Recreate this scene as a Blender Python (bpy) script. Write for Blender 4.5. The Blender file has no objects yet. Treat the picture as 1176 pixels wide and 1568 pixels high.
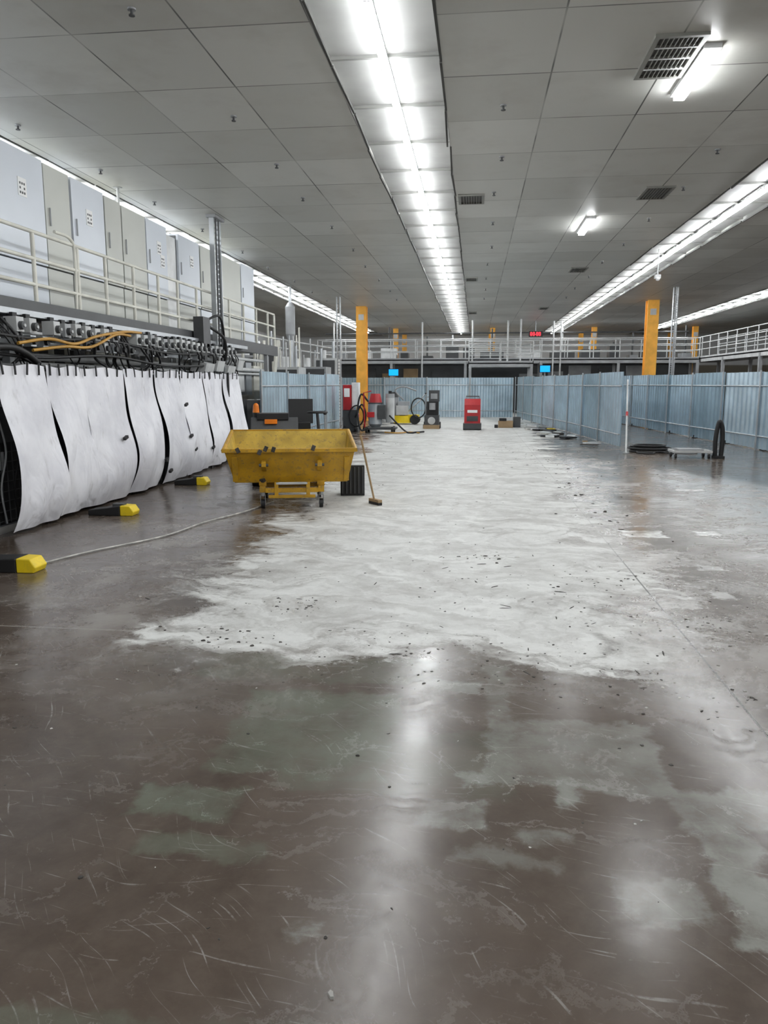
import bpy, math, random, bmesh
from mathutils import Vector, Matrix
random.seed(7)
scn=bpy.context.scene
col=bpy.context.collection
# ------------------------------------------------------------------ helpers
class MB:
    def __init__(s): s.v=[];s.f=[];s.m=[];s.mats=[];s.sm=[]
    def mi(s,mat):
        if mat not in s.mats: s.mats.append(mat)
        return s.mats.index(mat)
    def add(s,vs,fs,mat,smooth=False):
        o=len(s.v); k=s.mi(mat)
        s.v+= [tuple(a) for a in vs]
        for f in fs:
            s.f.append([o+i for i in f]); s.m.append(k); s.sm.append(smooth)
    def box(s,x0,x1,y0,y1,z0,z1,mat,rz=0,rx=0,ry=0):
        c=Vector(((x0+x1)/2,(y0+y1)/2,(z0+z1)/2)); h=Vector((abs(x1-x0)/2,abs(y1-y0)/2,abs(z1-z0)/2))
        R=Matrix.Rotation(rz,3,'Z')@Matrix.Rotation(ry,3,'Y')@Matrix.Rotation(rx,3,'X')
        vs=[c+R@Vector((sx*h.x,sy*h.y,sz*h.z)) for sx in(-1,1) for sy in(-1,1) for sz in(-1,1)]
        s.add(vs,[(0,1,3,2),(4,6,7,5),(0,4,5,1),(2,3,7,6),(0,2,6,4),(1,5,7,3)],mat)
    def cbox(s,c,d,mat,rz=0,rx=0,ry=0):
        s.box(c[0]-d[0]/2,c[0]+d[0]/2,c[1]-d[1]/2,c[1]+d[1]/2,c[2]-d[2]/2,c[2]+d[2]/2,mat,rz,rx,ry)
    def cyl(s,p0,p1,r,mat,n=12,r2=None):
        p0=Vector(p0);p1=Vector(p1); r2=r if r2 is None else r2
        d=(p1-p0).normalized(); a=d.orthogonal().normalized(); b=d.cross(a)
        vs=[];
        for i in range(n):
            t=2*math.pi*i/n; vs.append(p0+(a*math.cos(t)+b*math.sin(t))*r)
        for i in range(n):
            t=2*math.pi*i/n; vs.append(p1+(a*math.cos(t)+b*math.sin(t))*r2)
        s.add(vs,[(i,(i+1)%n,n+(i+1)%n,n+i) for i in range(n)],mat,True)
        s.add(vs,[tuple(range(n))[::-1],tuple(range(n,2*n))],mat)
    def tube(s,pts,r,mat,n=8):
        pts=[Vector(p) for p in pts]; vs=[];m=len(pts)
        a=None
        for k,p in enumerate(pts):
            d=(pts[min(k+1,m-1)]-pts[max(k-1,0)]).normalized()
            if a is None: a=d.orthogonal().normalized()
            a=(a-d*a.dot(d)); a=a.normalized() if a.length>1e-6 else d.orthogonal().normalized()
            b=d.cross(a)
            for i in range(n):
                t=2*math.pi*i/n; vs.append(p+(a*math.cos(t)+b*math.sin(t))*r)
        fs=[(k*n+i,k*n+(i+1)%n,(k+1)*n+(i+1)%n,(k+1)*n+i) for k in range(m-1) for i in range(n)]
        s.add(vs,fs,mat,True)
        s.add(vs,[tuple(range(n))[::-1],tuple(range((m-1)*n,m*n))],mat)
    def ring(s,c,R,r,mat,axis='Z',n=24,ex=1.0):
        pts=[]
        for i in range(n+1):
            t=2*math.pi*i/n; a=R*math.cos(t)*ex; b=R*math.sin(t)
            pts.append({'Z':(c[0]+a,c[1]+b,c[2]),'Y':(c[0]+a,c[1],c[2]+b),'X':(c[0],c[1]+a,c[2]+b)}[axis])
        s.tube(pts,r,mat)
    def sphere(s,c,r,mat,n=12,sz=1.0):
        vs=[];fs=[];mm=n//2
        for j in range(mm+1):
            ph=math.pi*j/mm
            for i in range(n):
                t=2*math.pi*i/n; vs.append((c[0]+r*math.sin(ph)*math.cos(t),c[1]+r*math.sin(ph)*math.sin(t),c[2]+r*sz*math.cos(ph)))
        for j in range(mm):
            for i in range(n): fs.append((j*n+i,(j+1)*n+i,(j+1)*n+(i+1)%n,j*n+(i+1)%n))
        s.add(vs,fs,mat,True)
    def prism(s,prof,x0,x1,mat,axis='X'):
        n=len(prof)
        if axis=='X': vs=[(x0,a,b) for a,b in prof]+[(x1,a,b) for a,b in prof]
        else: vs=[(a,x0,b) for a,b in prof]+[(a,x1,b) for a,b in prof]
        s.add(vs,[tuple(range(n)),tuple(range(n,2*n))[::-1]]+[(i,n+i,n+(i+1)%n,(i+1)%n) for i in range(n)],mat)
    def xf(s,cx,cy,ang=0,sc=1.0):
        ca,sa=math.cos(ang),math.sin(ang)
        s.v=[(cx+sc*((x-cx)*ca-(y-cy)*sa),cy+sc*((x-cx)*sa+(y-cy)*ca),z*sc) for x,y,z in s.v]
    def build(s,name,bevel=0,parent=None):
        me=bpy.data.meshes.new(name); me.from_pydata(s.v,[],s.f)
        for m in s.mats: me.materials.append(m)
        me.polygons.foreach_set('material_index',s.m); me.polygons.foreach_set('use_smooth',s.sm); me.update()
        bm=bmesh.new();bm.from_mesh(me);bmesh.ops.recalc_face_normals(bm,faces=bm.faces[:]);bm.to_mesh(me);bm.free()
        o=bpy.data.objects.new(name,me); col.objects.link(o)
        if parent: o.parent=parent
        if bevel:
            b=o.modifiers.new('bevel','BEVEL');b.width=bevel;b.segments=2;b.limit_method='ANGLE';b.angle_limit=math.radians(50)
        return o
def empty(name):
    o=bpy.data.objects.new(name,None); col.objects.link(o); return o
def bez(p,n=16):
    P=[Vector(a) for a in p]; out=[]
    P=[P[0]*2-P[1]]+P+[P[-1]*2-P[-2]]
    for k in range(1,len(P)-2):
        for i in range(n if k<len(P)-3 else n+1):
            t=i/n;a,b,c,d=P[k-1:k+3]
            out.append(0.5*((2*b)+(c-a)*t+(2*a-5*b+4*c-d)*t*t+(3*b-a-3*c+d)*t*t*t))
    return out
# node helpers
class NT:
    def __init__(s,name):
        s.mat=bpy.data.materials.new(name); s.mat.use_nodes=True; s.t=s.mat.node_tree
        s.p=s.t.nodes['Principled BSDF']; s.geo=s.t.nodes.new('ShaderNodeNewGeometry').outputs['Position']
    def link(s,a,inp):
        if isinstance(a,bpy.types.NodeSocket): s.t.links.new(a,inp)
        else: inp.default_value=a
    def M(s,op,a,b=0.0,c=None,clamp=False):
        n=s.t.nodes.new('ShaderNodeMath'); n.operation=op; n.use_clamp=clamp
        s.link(a,n.inputs[0]); s.link(b,n.inputs[1])
        if c is not None: s.link(c,n.inputs[2])
        return n.outputs[0]
    def V(s,op,a,b):
        n=s.t.nodes.new('ShaderNodeVectorMath'); n.operation=op
        s.link(a,n.inputs[0]); s.link(b,n.inputs[1]); return n.outputs[0]
    def noise(s,vec,scale,detail=4,rough=.55,dist=0,out=0):
        n=s.t.nodes.new('ShaderNodeTexNoise'); s.link(vec,n.inputs['Vector'])
        n.inputs['Scale'].default_value=scale;n.inputs['Detail'].default_value=detail;n.inputs['Roughness'].default_value=rough;n.inputs['Distortion'].default_value=dist
        return n.outputs[out]
    def ss(s,x,a,b,c=0.0,d=1.0):
        n=s.t.nodes.new('ShaderNodeMapRange'); n.interpolation_type='SMOOTHSTEP'
        s.link(x,n.inputs[0])
        for i,v in enumerate((a,b,c,d)): n.inputs[i+1].default_value=v
        return n.outputs[0]
    def mix(s,f,a,b):
        n=s.t.nodes.new('ShaderNodeMix'); n.data_type='RGBA'; s.link(f,n.inputs[0])
        for v,i in((a,6),(b,7)):
            if isinstance(v,tuple): n.inputs[i].default_value=(v[0],v[1],v[2],1)
            else: s.t.links.new(v,n.inputs[i])
        return n.outputs[2]
    def mapv(s,vec,sc,rot=0):
        a=s.t.nodes.new('ShaderNodeMapping'); s.link(vec,a.inputs[0]); a.inputs['Rotation'].default_value=(0,0,rot)
        n=s.t.nodes.new('ShaderNodeMapping'); s.t.links.new(a.outputs[0],n.inputs[0]); n.inputs['Scale'].default_value=sc
        return n.outputs[0]
    def sep(s,vec):
        n=s.t.nodes.new('ShaderNodeSeparateXYZ'); s.link(vec,n.inputs[0]); return n.outputs
    def comb(s,x,y,z):
        n=s.t.nodes.new('ShaderNodeCombineXYZ')
        for i,v in enumerate((x,y,z)): s.link(v,n.inputs[i])
        return n.outputs[0]
    def bump(s,h,st,dist=.01):
        n=s.t.nodes.new('ShaderNodeBump'); s.link(h,n.inputs['Height']); n.inputs['Strength'].default_value=st;n.inputs['Distance'].default_value=dist
        s.t.links.new(n.outputs[0],s.p.inputs['Normal'])
    def set(s,**k):
        for a,v in k.items():
            a=a.replace('_',' ').title() if a!='IOR' else a
            i=s.p.inputs[a]
            if isinstance(v,tuple): i.default_value=(v[0],v[1],v[2],1)
            else: s.link(v,i)
def mat(name,c,rough=.5,metal=0,var=.12,scale=2.5,dirt=0,bump=0):
    n=NT(name)
    f=n.noise(n.geo,scale,3)
    a=tuple(x*(1-var) for x in c); b=tuple(min(1,x*(1+var)) for x in c)
    cc=n.mix(n.ss(f,.3,.7),a,b)
    if dirt:
        g=n.noise(n.geo,scale*4,5,.7); cc=n.mix(n.M('MULTIPLY',n.ss(g,.48,.70),dirt),cc,(.09,.075,.055))
    n.set(base_color=cc,roughness=rough,metallic=metal)
    if bump: n.bump(n.noise(n.geo,scale*8,4),bump)
    return n.mat
def emis(name,c,st,base=(.8,.8,.8)):
    n=NT(name); n.set(base_color=base); n.p.inputs['Emission Color'].default_value=(*c,1); n.p.inputs['Emission Strength'].default_value=st
    return n.mat
TUBE=50
m_tube=emis('fluorescent_tube',(.96,.985,1.0),TUBE)
m_white=mat('white_enamel',(.75,.76,.76),.4)
m_galv=[mat('galvanised_%d'%i,c,.32,.72,.12,1.5) for i,c in enumerate([(.47,.59,.67),(.36,.47,.54),(.56,.68,.76)])]
m_steel=mat('zinc_steel',(.45,.47,.49),.38,.7)
m_grey=mat('grey_paint',(.32,.33,.34),.5)
m_dgrey=mat('dark_grey_paint',(.06,.062,.065),.5)
m_lgrey=mat('light_grey_paint',(.50,.51,.51),.5)
m_black=mat('black_rubber',(.012,.012,.013),.55)
m_cream=mat('cream_paint',(.68,.67,.60),.45)
m_blue=mat('pale_blue_cabinet',(.68,.72,.78),.4,var=.05,scale=.6)
m_beige=mat('beige_cabinet',(.54,.55,.51),.45,var=.06,scale=.6)
m_yel=mat('yellow_paint_worn',(.50,.275,.012),.45,var=.20,scale=4,dirt=.6)
m_yeld=mat('yellow_paint_inner',(.55,.37,.05),.6,var=.2,scale=5,dirt=.5)
m_ycol=mat('orange_yellow_column',(.85,.42,.06),.5)
m_safety=mat('safety_yellow',(.85,.62,.01),.45,dirt=.2)
m_red=mat('red_paint',(.42,.015,.02),.35)
m_orange=mat('orange_plastic',(.85,.22,.01),.35)
m_hose=mat('orange_hose',(.45,.24,.04),.45)
m_wood=mat('timber',(.35,.24,.13),.7)
m_label=mat('white_label',(.85,.85,.85),.5,var=.02)
m_rubble=mat('debris_dark',(.05,.045,.04),.8,var=.5,scale=8)
m_rubl=mat('debris_light',(.5,.49,.46),.85,var=.3,scale=8)
m_grille=mat('vent_dark',(.05,.05,.045),.6)
m_grillel=mat('vent_blade',(.22,.22,.2),.5)
m_joint=mat('tile_joint_shadow_gap',(.05,.05,.045),.8)
m_shade_fin=mat('added_bay_shade_fin',(.20,.20,.19),.7)
m_bay=mat('bay_tile',(.30,.30,.29),.6,var=.1,scale=1.2)
m_blues=emis('blue_screen',(.0,.35,1.0),1.6,(0,0,0))
m_redled=emis('red_led',(1,.03,.05),4,(0,0,0))

# ------------------------------------------------------------------ floor
n=NT('polished_concrete')
P=n.geo; X,Y,Z=n.sep(P)
w1=n.V('SUBTRACT',n.noise(P,1.0,2,.5,0,1),(.5,.5,.5))
w2=n.V('SUBTRACT',n.noise(P,5.0,5,.65,0,1),(.5,.5,.5))
WP=n.V('ADD',P,n.V('MULTIPLY',w1,(1.6,1.5,0)))
WP=n.V('ADD',WP,n.V('MULTIPLY',w2,(.5,.45,0)))
wx,wy,wz=n.sep(WP)
yy=n.M('SUBTRACT',wy,5.0)
dl=n.M('ADD',wx,n.M('MULTIPLY_ADD',yy,.055,2.15))
dr=n.M('SUBTRACT',n.M('MULTIPLY_ADD',yy,.04,1.30),wx)
dn=n.M('SUBTRACT',wy,4.52)
d=n.M('MINIMUM',n.M('MINIMUM',dl,dr),dn)
stk=n.noise(n.mapv(WP,(1.0,3.4,1),.25),1.6,6,.66,.5)
stk2=n.noise(n.mapv(WP,(4.2,1.0,1),.6),1.5,6,.66,.5)
cloud=n.noise(P,1.3,7,.70,.6)
d2=n.M('ADD',d,n.M('MULTIPLY',n.M('SUBTRACT',stk,.5),1.4))
d2=n.M('ADD',d2,n.M('MULTIPLY',n.M('SUBTRACT',cloud,.5),1.5))
white=n.ss(d2,-.20,.34)
white=n.M('MULTIPLY',white,n.ss(cloud,.30,.56,.62,1.0))
white=n.M('MULTIPLY',white,n.M('SUBTRACT',1.0,n.M('MULTIPLY',n.ss(stk2,.52,.70),.42)))
haze=n.ss(d,-2.8,.1,0,.62)
haze=n.M('MULTIPLY',haze,n.ss(n.noise(P,1.7,7,.72,.4),.42,.68))
haze=n.M('MULTIPLY',haze,n.ss(Y,3.0,5.6,.10,1))
nb=n.noise(P,.7,7,.66,.8); nf=n.noise(P,7,6,.72)
base=n.mix(n.ss(nb,.28,.72),(.050,.035,.026),(.105,.080,.062))
base=n.mix(n.ss(nf,.25,.8,0,.40),base,(.14,.114,.094))
sw=n.noise(n.mapv(WP,(1,2.6,1),-.3),1.5,6,.7,1.6)
base=n.mix(n.ss(sw,.55,.76,0,.42),base,(.23,.20,.175))
GP=n.V('ADD',P,n.V('MULTIPLY',w2,(.28,.28,0)))
GP=n.V('ADD',GP,n.V('MULTIPLY',w1,(.12,.12,0)))
gx,gy,gz=n.sep(GP)
def boxmask(cx,cy,hx,hy,s=.028):
    a=n.M('SUBTRACT',n.M('ABSOLUTE',n.M('SUBTRACT',gx,cx)),hx)
    b=n.M('SUBTRACT',n.M('ABSOLUTE',n.M('SUBTRACT',gy,cy)),hy)
    return n.ss(n.M('MAXIMUM',a,b),s,-s)
def union(L):
    o=None
    for l in L:
        k=n.M('MULTIPLY',boxmask(*l[:4]),l[4]); o=k if o is None else n.M('MAXIMUM',o,k)
    return o
green=union([(-.75,3.45,.40,.45,.7),(-1.12,2.75,.2,.12,.75),(-.3,3.2,.5,.3,.35),(-.95,1.60,.75,.10,.5),(-.9,4.25,.7,.2,.4),(-.95,2.45,.22,.06,.5)])
bluep=union([(.48,3.35,.38,.33,.62),(-.05,2.78,.13,.1,.85),(.93,2.5,.10,.36,.8),(-.07,4.05,.13,.07,.85),(1.15,2.95,.35,.14,.6),(.16,3.9,.06,.5,.5),(.05,3.05,.07,.05,.95),(.42,3.0,.06,.12,.9),(.62,2.35,.12,.12,.6),(.3,2.65,.10,.03,.6),(.15,2.5,.18,.04,.45),(-.5,2.05,.03,.02,.8)])
mod=n.ss(n.noise(P,3.0,6,.7),.30,.62,.25,1)
base=n.mix(n.M('MULTIPLY',green,mod),base,(.138,.155,.118))
base=n.mix(n.M('MULTIPLY',bluep,mod),base,(.26,.265,.24))
base=n.mix(haze,base,(.40,.385,.36))
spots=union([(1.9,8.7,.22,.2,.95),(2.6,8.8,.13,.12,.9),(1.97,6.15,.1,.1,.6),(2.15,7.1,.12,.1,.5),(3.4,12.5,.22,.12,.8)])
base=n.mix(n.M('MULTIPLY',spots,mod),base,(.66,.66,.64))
WS=n.V('ADD',P,n.V('MULTIPLY',w1,(.5,.5,0)))
sc=n.noise(n.mapv(WS,(1.6,60,1),.9),1.3,2,.5)
sc=n.M('MULTIPLY',n.ss(sc,.64,.72),.42)
sc3=n.noise(n.mapv(WS,(1.8,60,1),.1),1.1,2,.5)
sc=n.M('MAXIMUM',sc,n.M('MULTIPLY',n.ss(sc3,.64,.72),.42))
sc=n.M('MULTIPLY',sc,n.ss(nf,.40,.58))
base=n.mix(sc,base,(.42,.41,.39))
wc=n.mix(n.ss(stk,.32,.68),(.50,.50,.48),(.70,.705,.685))
wc=n.mix(n.ss(nf,.50,.80,0,.4),wc,(.30,.29,.27))
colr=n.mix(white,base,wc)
def line(c,v,wd): return n.ss(n.M('ABSOLUTE',n.M('SUBTRACT',c,v)),wd*1.6,wd*.6)
jn=n.M('MULTIPLY',line(X,1.41,.006),n.ss(Y,8.5,6.5,.25,1))
for v in (-4.6,7.41): jn=n.M('MAXIMUM',jn,line(X,v,.006))
for v in (3.62,9.62,15.6,21.6): jn=n.M('MAXIMUM',jn,n.M('MULTIPLY',line(Y,v,.006),n.ss(X,1.38,1.42)))
jn=n.M('MULTIPLY',jn,.8)
colr=n.mix(jn,colr,(.02,.018,.015))
ll=n.M('MULTIPLY',line(Y,4.78,.008),n.M('MULTIPLY',n.ss(X,-1.9,-2.1),.35))
colr=n.mix(ll,colr,(.5,.49,.45))
ro=n.ss(nb,.3,.7,.17,.25)
ro=n.M('ADD',ro,n.ss(sw,.45,.72,0,.13))
ro=n.M('ADD',ro,n.M('MULTIPLY',n.M('MAXIMUM',white,n.M('MULTIPLY',haze,.5)),.36))
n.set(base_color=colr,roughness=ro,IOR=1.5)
n.p.inputs['Specular IOR Level'].default_value=.48
n.bump(n.M('ADD',n.M('MULTIPLY',cloud,.42),n.M('MULTIPLY',nf,.07)),.13,.02)
m_floor=n.mat

# ceiling tile material
n=NT('ceiling_tiles'); P=n.geo; X,Y,Z=n.sep(P)
def cellline(c,off,per,wd):
    q=n.M('DIVIDE',n.M('SUBTRACT',c,off),per)
    fr=n.M('FRACT',n.M('ADD',q,100.0)); e=n.M('MINIMUM',fr,n.M('SUBTRACT',1.0,fr))
    return n.ss(e,wd/per*1.5,wd/per*.5), n.M('FLOOR',q)
lx,ix=cellline(X,-1.63,1.2,.009); ly,iy=cellline(Y,.35,1.5,.009)
wn=n.t.nodes.new('ShaderNodeTexWhiteNoise'); n.t.links.new(n.comb(ix,iy,0.0),wn.inputs[0])
c=n.mix(wn.outputs[0],(.54,.54,.505),(.68,.68,.645))
c=n.mix(n.ss(n.noise(P,.9,5,.65),.45,.75,0,.45),c,(.46,.44,.40))
brk=n.ss(n.noise(P,.7,2),.35,.6,.3,1)
c=n.mix(n.M('MULTIPLY',n.M('MAXIMUM',lx,ly),brk),c,(.05,.05,.045))
n.set(base_color=c,roughness=.45)
m_ceil=n.mat
n=NT('wall_paint'); P=n.geo; X,Y,Z=n.sep(P)
c=n.mix(n.ss(n.noise(P,.5,3),.3,.7),(.58,.59,.59),(.70,.71,.71))
c=n.mix(n.ss(Z,3.0,2.9),c,(.22,.2,.16))
n.set(base_color=c,roughness=.7); m_wall=n.mat

XL,XR,Y0,Y1=-14,20,-9,57; H=5.05
b=MB(); b.box(XL,XR,Y0,Y1,-.2,0,m_floor); b.build('floor')
b=MB()
bays=[(-7.8,-6.6),(-1.63,-.43),(4.37,5.57),(10.37,11.57)]
xs=[XL]+[v for a in bays for v in a]+[XR]
RC=.10
b.box(XL,XR,Y0,Y1,H+RC,H+.25,m_ceil)
for i in range(0,len(xs),2): b.box(xs[i],xs[i+1],Y0,Y1,H,H+RC,m_ceil)
for x0,x1 in bays:
    b.box(x0,x1,Y0,Y1,H+RC-.01,H+RC,m_bay)
    y=-7.6
    while y<54:
        b.box(x0,x1,y-.022,y+.022,H+.055,H+RC-.01,m_shade_fin); y+=1.5  # dark fins added at the seams to break the bay glow into patches
    for xe,sg in ((x0,1),(x1,-1)):
        y=-7.6
        while y<54:
            dz=random.uniform(-.012,.012); dx=random.uniform(0,.025)
            b.box(xe+sg*dx-.012,xe+sg*dx+.012,y+.02,y+1.48,H-.014+dz*.5,H+.02,m_joint,rz=random.uniform(-.02,.02)); y+=1.5
b.build('ceiling')
b=MB(); b.box(XL-.2,XL,Y0,Y1,0,H+.2,m_wall); b.build('wall_left')
b=MB(); b.box(XR,XR+.2,Y0,Y1,0,H+.2,m_wall); b.build('wall_right')
b=MB(); b.box(XL,XR,Y1,Y1+.2,0,H+.2,m_wall); b.build('wall_back')
b=MB(); b.box(XL,XR,Y0-.2,Y0,0,H+.2,m_wall); b.build('wall_front')

# ------------------------------------------------------------------ light strips
def strip(x,ya,yb,skip=()):
    b=MB(); y=ya
    while y<yb:
        if not any(a<=y<c for a,c in skip):
            y0,y1=y+.025,y+1.475; z0,z1=H-.06,H-.005; w=.042
            b.add([(x-w,y0,z1),(x-w,y1,z1),(x-w*.8,y0,z0),(x-w*.8,y1,z0),(x+w*.8,y0,z0),(x+w*.8,y1,z0),(x+w,y0,z1),(x+w,y1,z1)],[(0,1,3,2),(2,3,5,4),(4,5,7,6)],m_tube)
            for ye in (y+.008,y+1.475): b.box(x-.04,x+.04,ye,ye+.017,H-.055,H+.01,m_white)
            b.box(x-.035,x+.035,y+.008,y+1.492,H-.004,H+.02,m_white)
            for ye in (y+.3,y+1.2): b.box(x-.01,x+.01,ye,ye+.02,H+.02,H+RC-.011,m_white)
        y+=1.5
    b.build('fluorescent_light_strip')
strip(-1.03,-7.6,53,[(26,26.8)])
strip(5.0,-7.6,53)
strip(11.0,-4.6,50)
strip(-7.2,-4.6,52)
def fixture(x,y0,y1):
    b=MB(); b.box(x-.09,x+.09,y0-.03,y1+.03,H-.05,H,m_white); b.box(x-.06,x+.06,y0,y1,H-.10,H-.05,m_tube)
    b.build('ceiling_batten_light')
fixture(2.32,8.8,10.1); fixture(2.3,17.0,18.5)
def vent(x0,x1,y0,y1,light=False):
    b=MB(); f=.05
    fm=m_grillel
    b.box(x0,x1,y0,y0+f,H-.03,H,fm); b.box(x0,x1,y1-f,y1,H-.03,H,fm); b.box(x0,x0+f,y0+f,y1-f,H-.03,H,fm); b.box(x1-f,x1,y0+f,y1-f,H-.03,H,fm)
    b.box(x0+f,x1-f,y0+f,y1-f,H-.004,H,m_grille)
    k=int((x1-x0-2*f)/.045)
    for i in range(1,k): 
        xx=x0+f+i*(x1-x0-2*f)/k; b.box(xx-.005,xx+.005,y0+f,y1-f,H-.03,H-.004,fm)
    if light:
        for i in range(1,4):
            yy=y0+i*(y1-y0)/4; b.box(x0+f,x1-f,yy-.015,yy+.015,H-.032,H,m_lgrey)
    b.build('ceiling_air_vent')
vent(1.7,2.22,8.5,9.6,True); vent(-.38,.1,14.8,15.5); vent(2.9,3.4,14.6,15.5); vent(-.4,.0,25.9,26.7); vent(2.75,3.25,24.1,25)
vent(2.8,3.2,36,37); vent(-.4,0,38,39)
b=MB()
sp=[(x,y) for x in (-3.2,.3,3.5,-6.1) for y in (7.4,10.3,12.5,14.7,17.3,20.2,23,26,29,32)]
for x,y in sp:
    x+=random.uniform(-.05,.05)
    b.cyl((x,y,H),(x,y,H-.015),.04,m_grey,10); b.cyl((x,y,H-.015),(x,y,H-.055),.014,m_dgrey,8); b.cyl((x,y,H-.055),(x,y,H-.065),.03,m_dgrey,8)
b.build('ceiling_sprinklers')

# ------------------------------------------------------------------ fences
def fence(name,pts,h=1.97,feet=0,pitch=.27,amp=.05,panel=2.4):
    b=MB()
    for (x0,y0),(x1,y1) in zip(pts,pts[1:]):
        A=Vector((x0,y0,0));B=Vector((x1,y1,0)); L=(B-A).length; d=(B-A)/L; nn=Vector((-d.y,d.x,0))
        npan=max(1,round(L/panel)); pl=L/npan
        for k in range(npan):
            m=m_galv[random.choice([0,0,1,2])]; hh=h+random.uniform(-.03,.03); off=random.uniform(-.03,.03)
            q=[];s=k*pl;e=(k+1)*pl
            prof=[(0,0),(.35,0),(.5,1),(.85,1)]
            t=s
            while t<e:
                for u,w in prof:
                    if t+u*pitch<=e: q.append((t+u*pitch,w))
                t+=pitch
            q.append((e,0))
            vs=[]
            for tt,w in q:
                p=A+d*tt+nn*(w*amp+off); vs.append((p.x,p.y,.03)); vs.append((p.x,p.y,hh))
            b.add(vs,[(2*i,2*i+2,2*i+3,2*i+1) for i in range(len(q)-1)],m)
            p=A+d*s-nn*.06
            b.cyl((p.x,p.y,0),(p.x,p.y,h+.02),.025,m_steel,8)
            if feet:
                f=A+d*(s+.1)+nn*(.3*feet); ang=math.atan2(d.y,d.x)
                b.cbox((f.x,f.y,.045),(.16,.55,.09),m_black,rz=ang); g=f+nn*(.3*feet); b.cbox((g.x,g.y,.05),(.17,.10,.10),m_safety if k%2 else m_wood,rz=ang)
        for z in (.35,1.6):
            a=A-nn*.04;c=B-nn*.04; b.cyl((a.x,a.y,z),(c.x,c.y,z),.02,m_steel,6)
    return b.build(name)
fence('corrugated_hoarding',[(-6.6,38.3),(1.85,38.6)])
fence('corrugated_hoarding',[(2.0,38.5),(3.22,27.3),(3.78,20.7)])
fence('corrugated_hoarding',[(5.6,38.6),(6.18,31.9),(6.7,25),(7.35,18.2)],feet=1)
fence('corrugated_hoarding',[(-5.15,18.2),(-5.0,28.3)])
b=MB(); b.cyl((3.62,19.0,.0),(3.86,20.5,1.75),.022,m_lgrey); b.cyl((3.62,19.0,.0),(3.62,19.0,.03),.08,m_steel); b.cyl((3.74,19.75,.86),(3.755,19.83,.96),.032,m_red); b.build('leaning_pole')

# ------------------------------------------------------------------ yellow columns
def column(x,y,w=.46):
    b=MB(); T=H-.003
    b.box(x-w/2,x+w/2,y-w/2,y-w/2+.04,0,T,m_ycol); b.box(x-w/2,x+w/2,y+w/2-.04,y+w/2,0,T,m_ycol); b.box(x-.03,x+.03,y-w/2+.04,y+w/2-.04,0,T,m_ycol)
    b.box(x-w/2-.05,x+w/2+.05,y-w/2-.05,y+w/2+.05,0,.04,m_ycol)
    b.box(x-.12,x+.12,y-w/2-.012,y-w/2,H-.6,H-.35,m_lgrey)
    b.build('steel_column')
column(-5.1,35.0); column(7.2,33.8)
for x in (-5.0,1.0,7.1,13): column(x,49,.3)
for x in (-5.0,1.0,7.1,13): column(x,55,.3)

# ------------------------------------------------------------------ back walkway
def walkway(name,x0,x1,y0,y1,z,along='X',parent=None):
    b=MB()
    b.box(x0,x1,y0,y1,z-.06,z,m_steel); b.box(x0,x1,y0,y0+.05,z-.22,z+.08,m_grey); b.box(x0,x1,y1-.05,y1,z-.22,z+.08,m_grey)
    b.box(x0,x0+.05,y0,y1,z-.22,z+.08,m_lgrey); b.box(x1-.05,x1,y0,y1,z-.22,z+.08,m_lgrey)
    ys=(y0+.03,y1-.03)
    if along=='X':
        for yy in ys:
            for dz in (.45,.78,1.1): b.cyl((x0,yy,z+dz),(x1,yy,z+dz),.025,m_lgrey,6)
            k=max(1,int((x1-x0)/1.4))
            for i in range(k+1): 
                xx=x0+.03+i*(x1-x0-.06)/k; b.cyl((xx,yy,z),(xx,yy,z+1.12),.027,m_lgrey,6)
        k=max(1,int((x1-x0)/4))
        for i in range(k+1):
            xx=x0+.1+i*(x1-x0-.2)/k
            for yy in ys: b.box(xx-.07,xx+.07,yy-.07,yy+.07,0,z-.06,m_grey)
    else:
        for xx in (x0+.03,x1-.03):
            for dz in (.45,.78,1.1): b.cyl((xx,y0,z+dz),(xx,y1,z+dz),.025,m_lgrey,6)
            k=max(1,int((y1-y0)/1.4))
            for i in range(k+1):
                yy=y0+.03+i*(y1-y0-.06)/k; b.cyl((xx,yy,z),(xx,yy,z+1.12),.027,m_lgrey,6)
        k=max(1,int((y1-y0)/4))
        for i in range(k+1):
            yy=y0+.1+i*(y1-y0-.2)/k
            for xx in (x0+.03,x1-.03): b.box(xx-.07,xx+.07,yy-.07,yy+.07,0,z-.06,m_grey)
    b.build(name,parent=parent)
E=empty('steel_mezzanine')
walkway('back_walkway',-9,12,44,45.4,3.0,parent=E)
walkway('side_walkway',12.05,13.4,30,45.4,3.05,'Y',parent=E)
walkway('access_platform',-.4,3.0,41.6,43.9,2.75,parent=E)
b=MB()
for x,y in ((2.35,42.5),(1.7,43.2),(-.2,43),(4.2,43.9),(4.6,43.9),(-8.0,43.9),(-3.0,43.9),(9.5,43.9)):
    b.cyl((x,y,2.75 if (y<43.5) else 0),(x,y,H-.003),.045,m_lgrey,8)
b.build('support_posts',parent=E)
b=MB(); b.box(2.85,3.6,43.78,43.9,4.2,4.5,m_black)
for i,xx in enumerate((2.98,3.12,3.30,3.44)):
    for z in (4.26,4.35,4.44): b.box(xx-.035,xx+.035,43.765,43.78,z-.01,z+.01,m_redled)
    for s in (-.04,.04): b.box(xx+s-.01,xx+s+.01,43.765,43.78,4.27,4.43,m_redled)
b.box(3.2,3.22,43.765,43.78,4.30,4.33,m_redled); b.cyl((3.22,43.84,4.5),(3.22,43.84,H-.002),.02,m_grey); b.build('digital_clock')
b=MB()
x=-8.5
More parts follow.
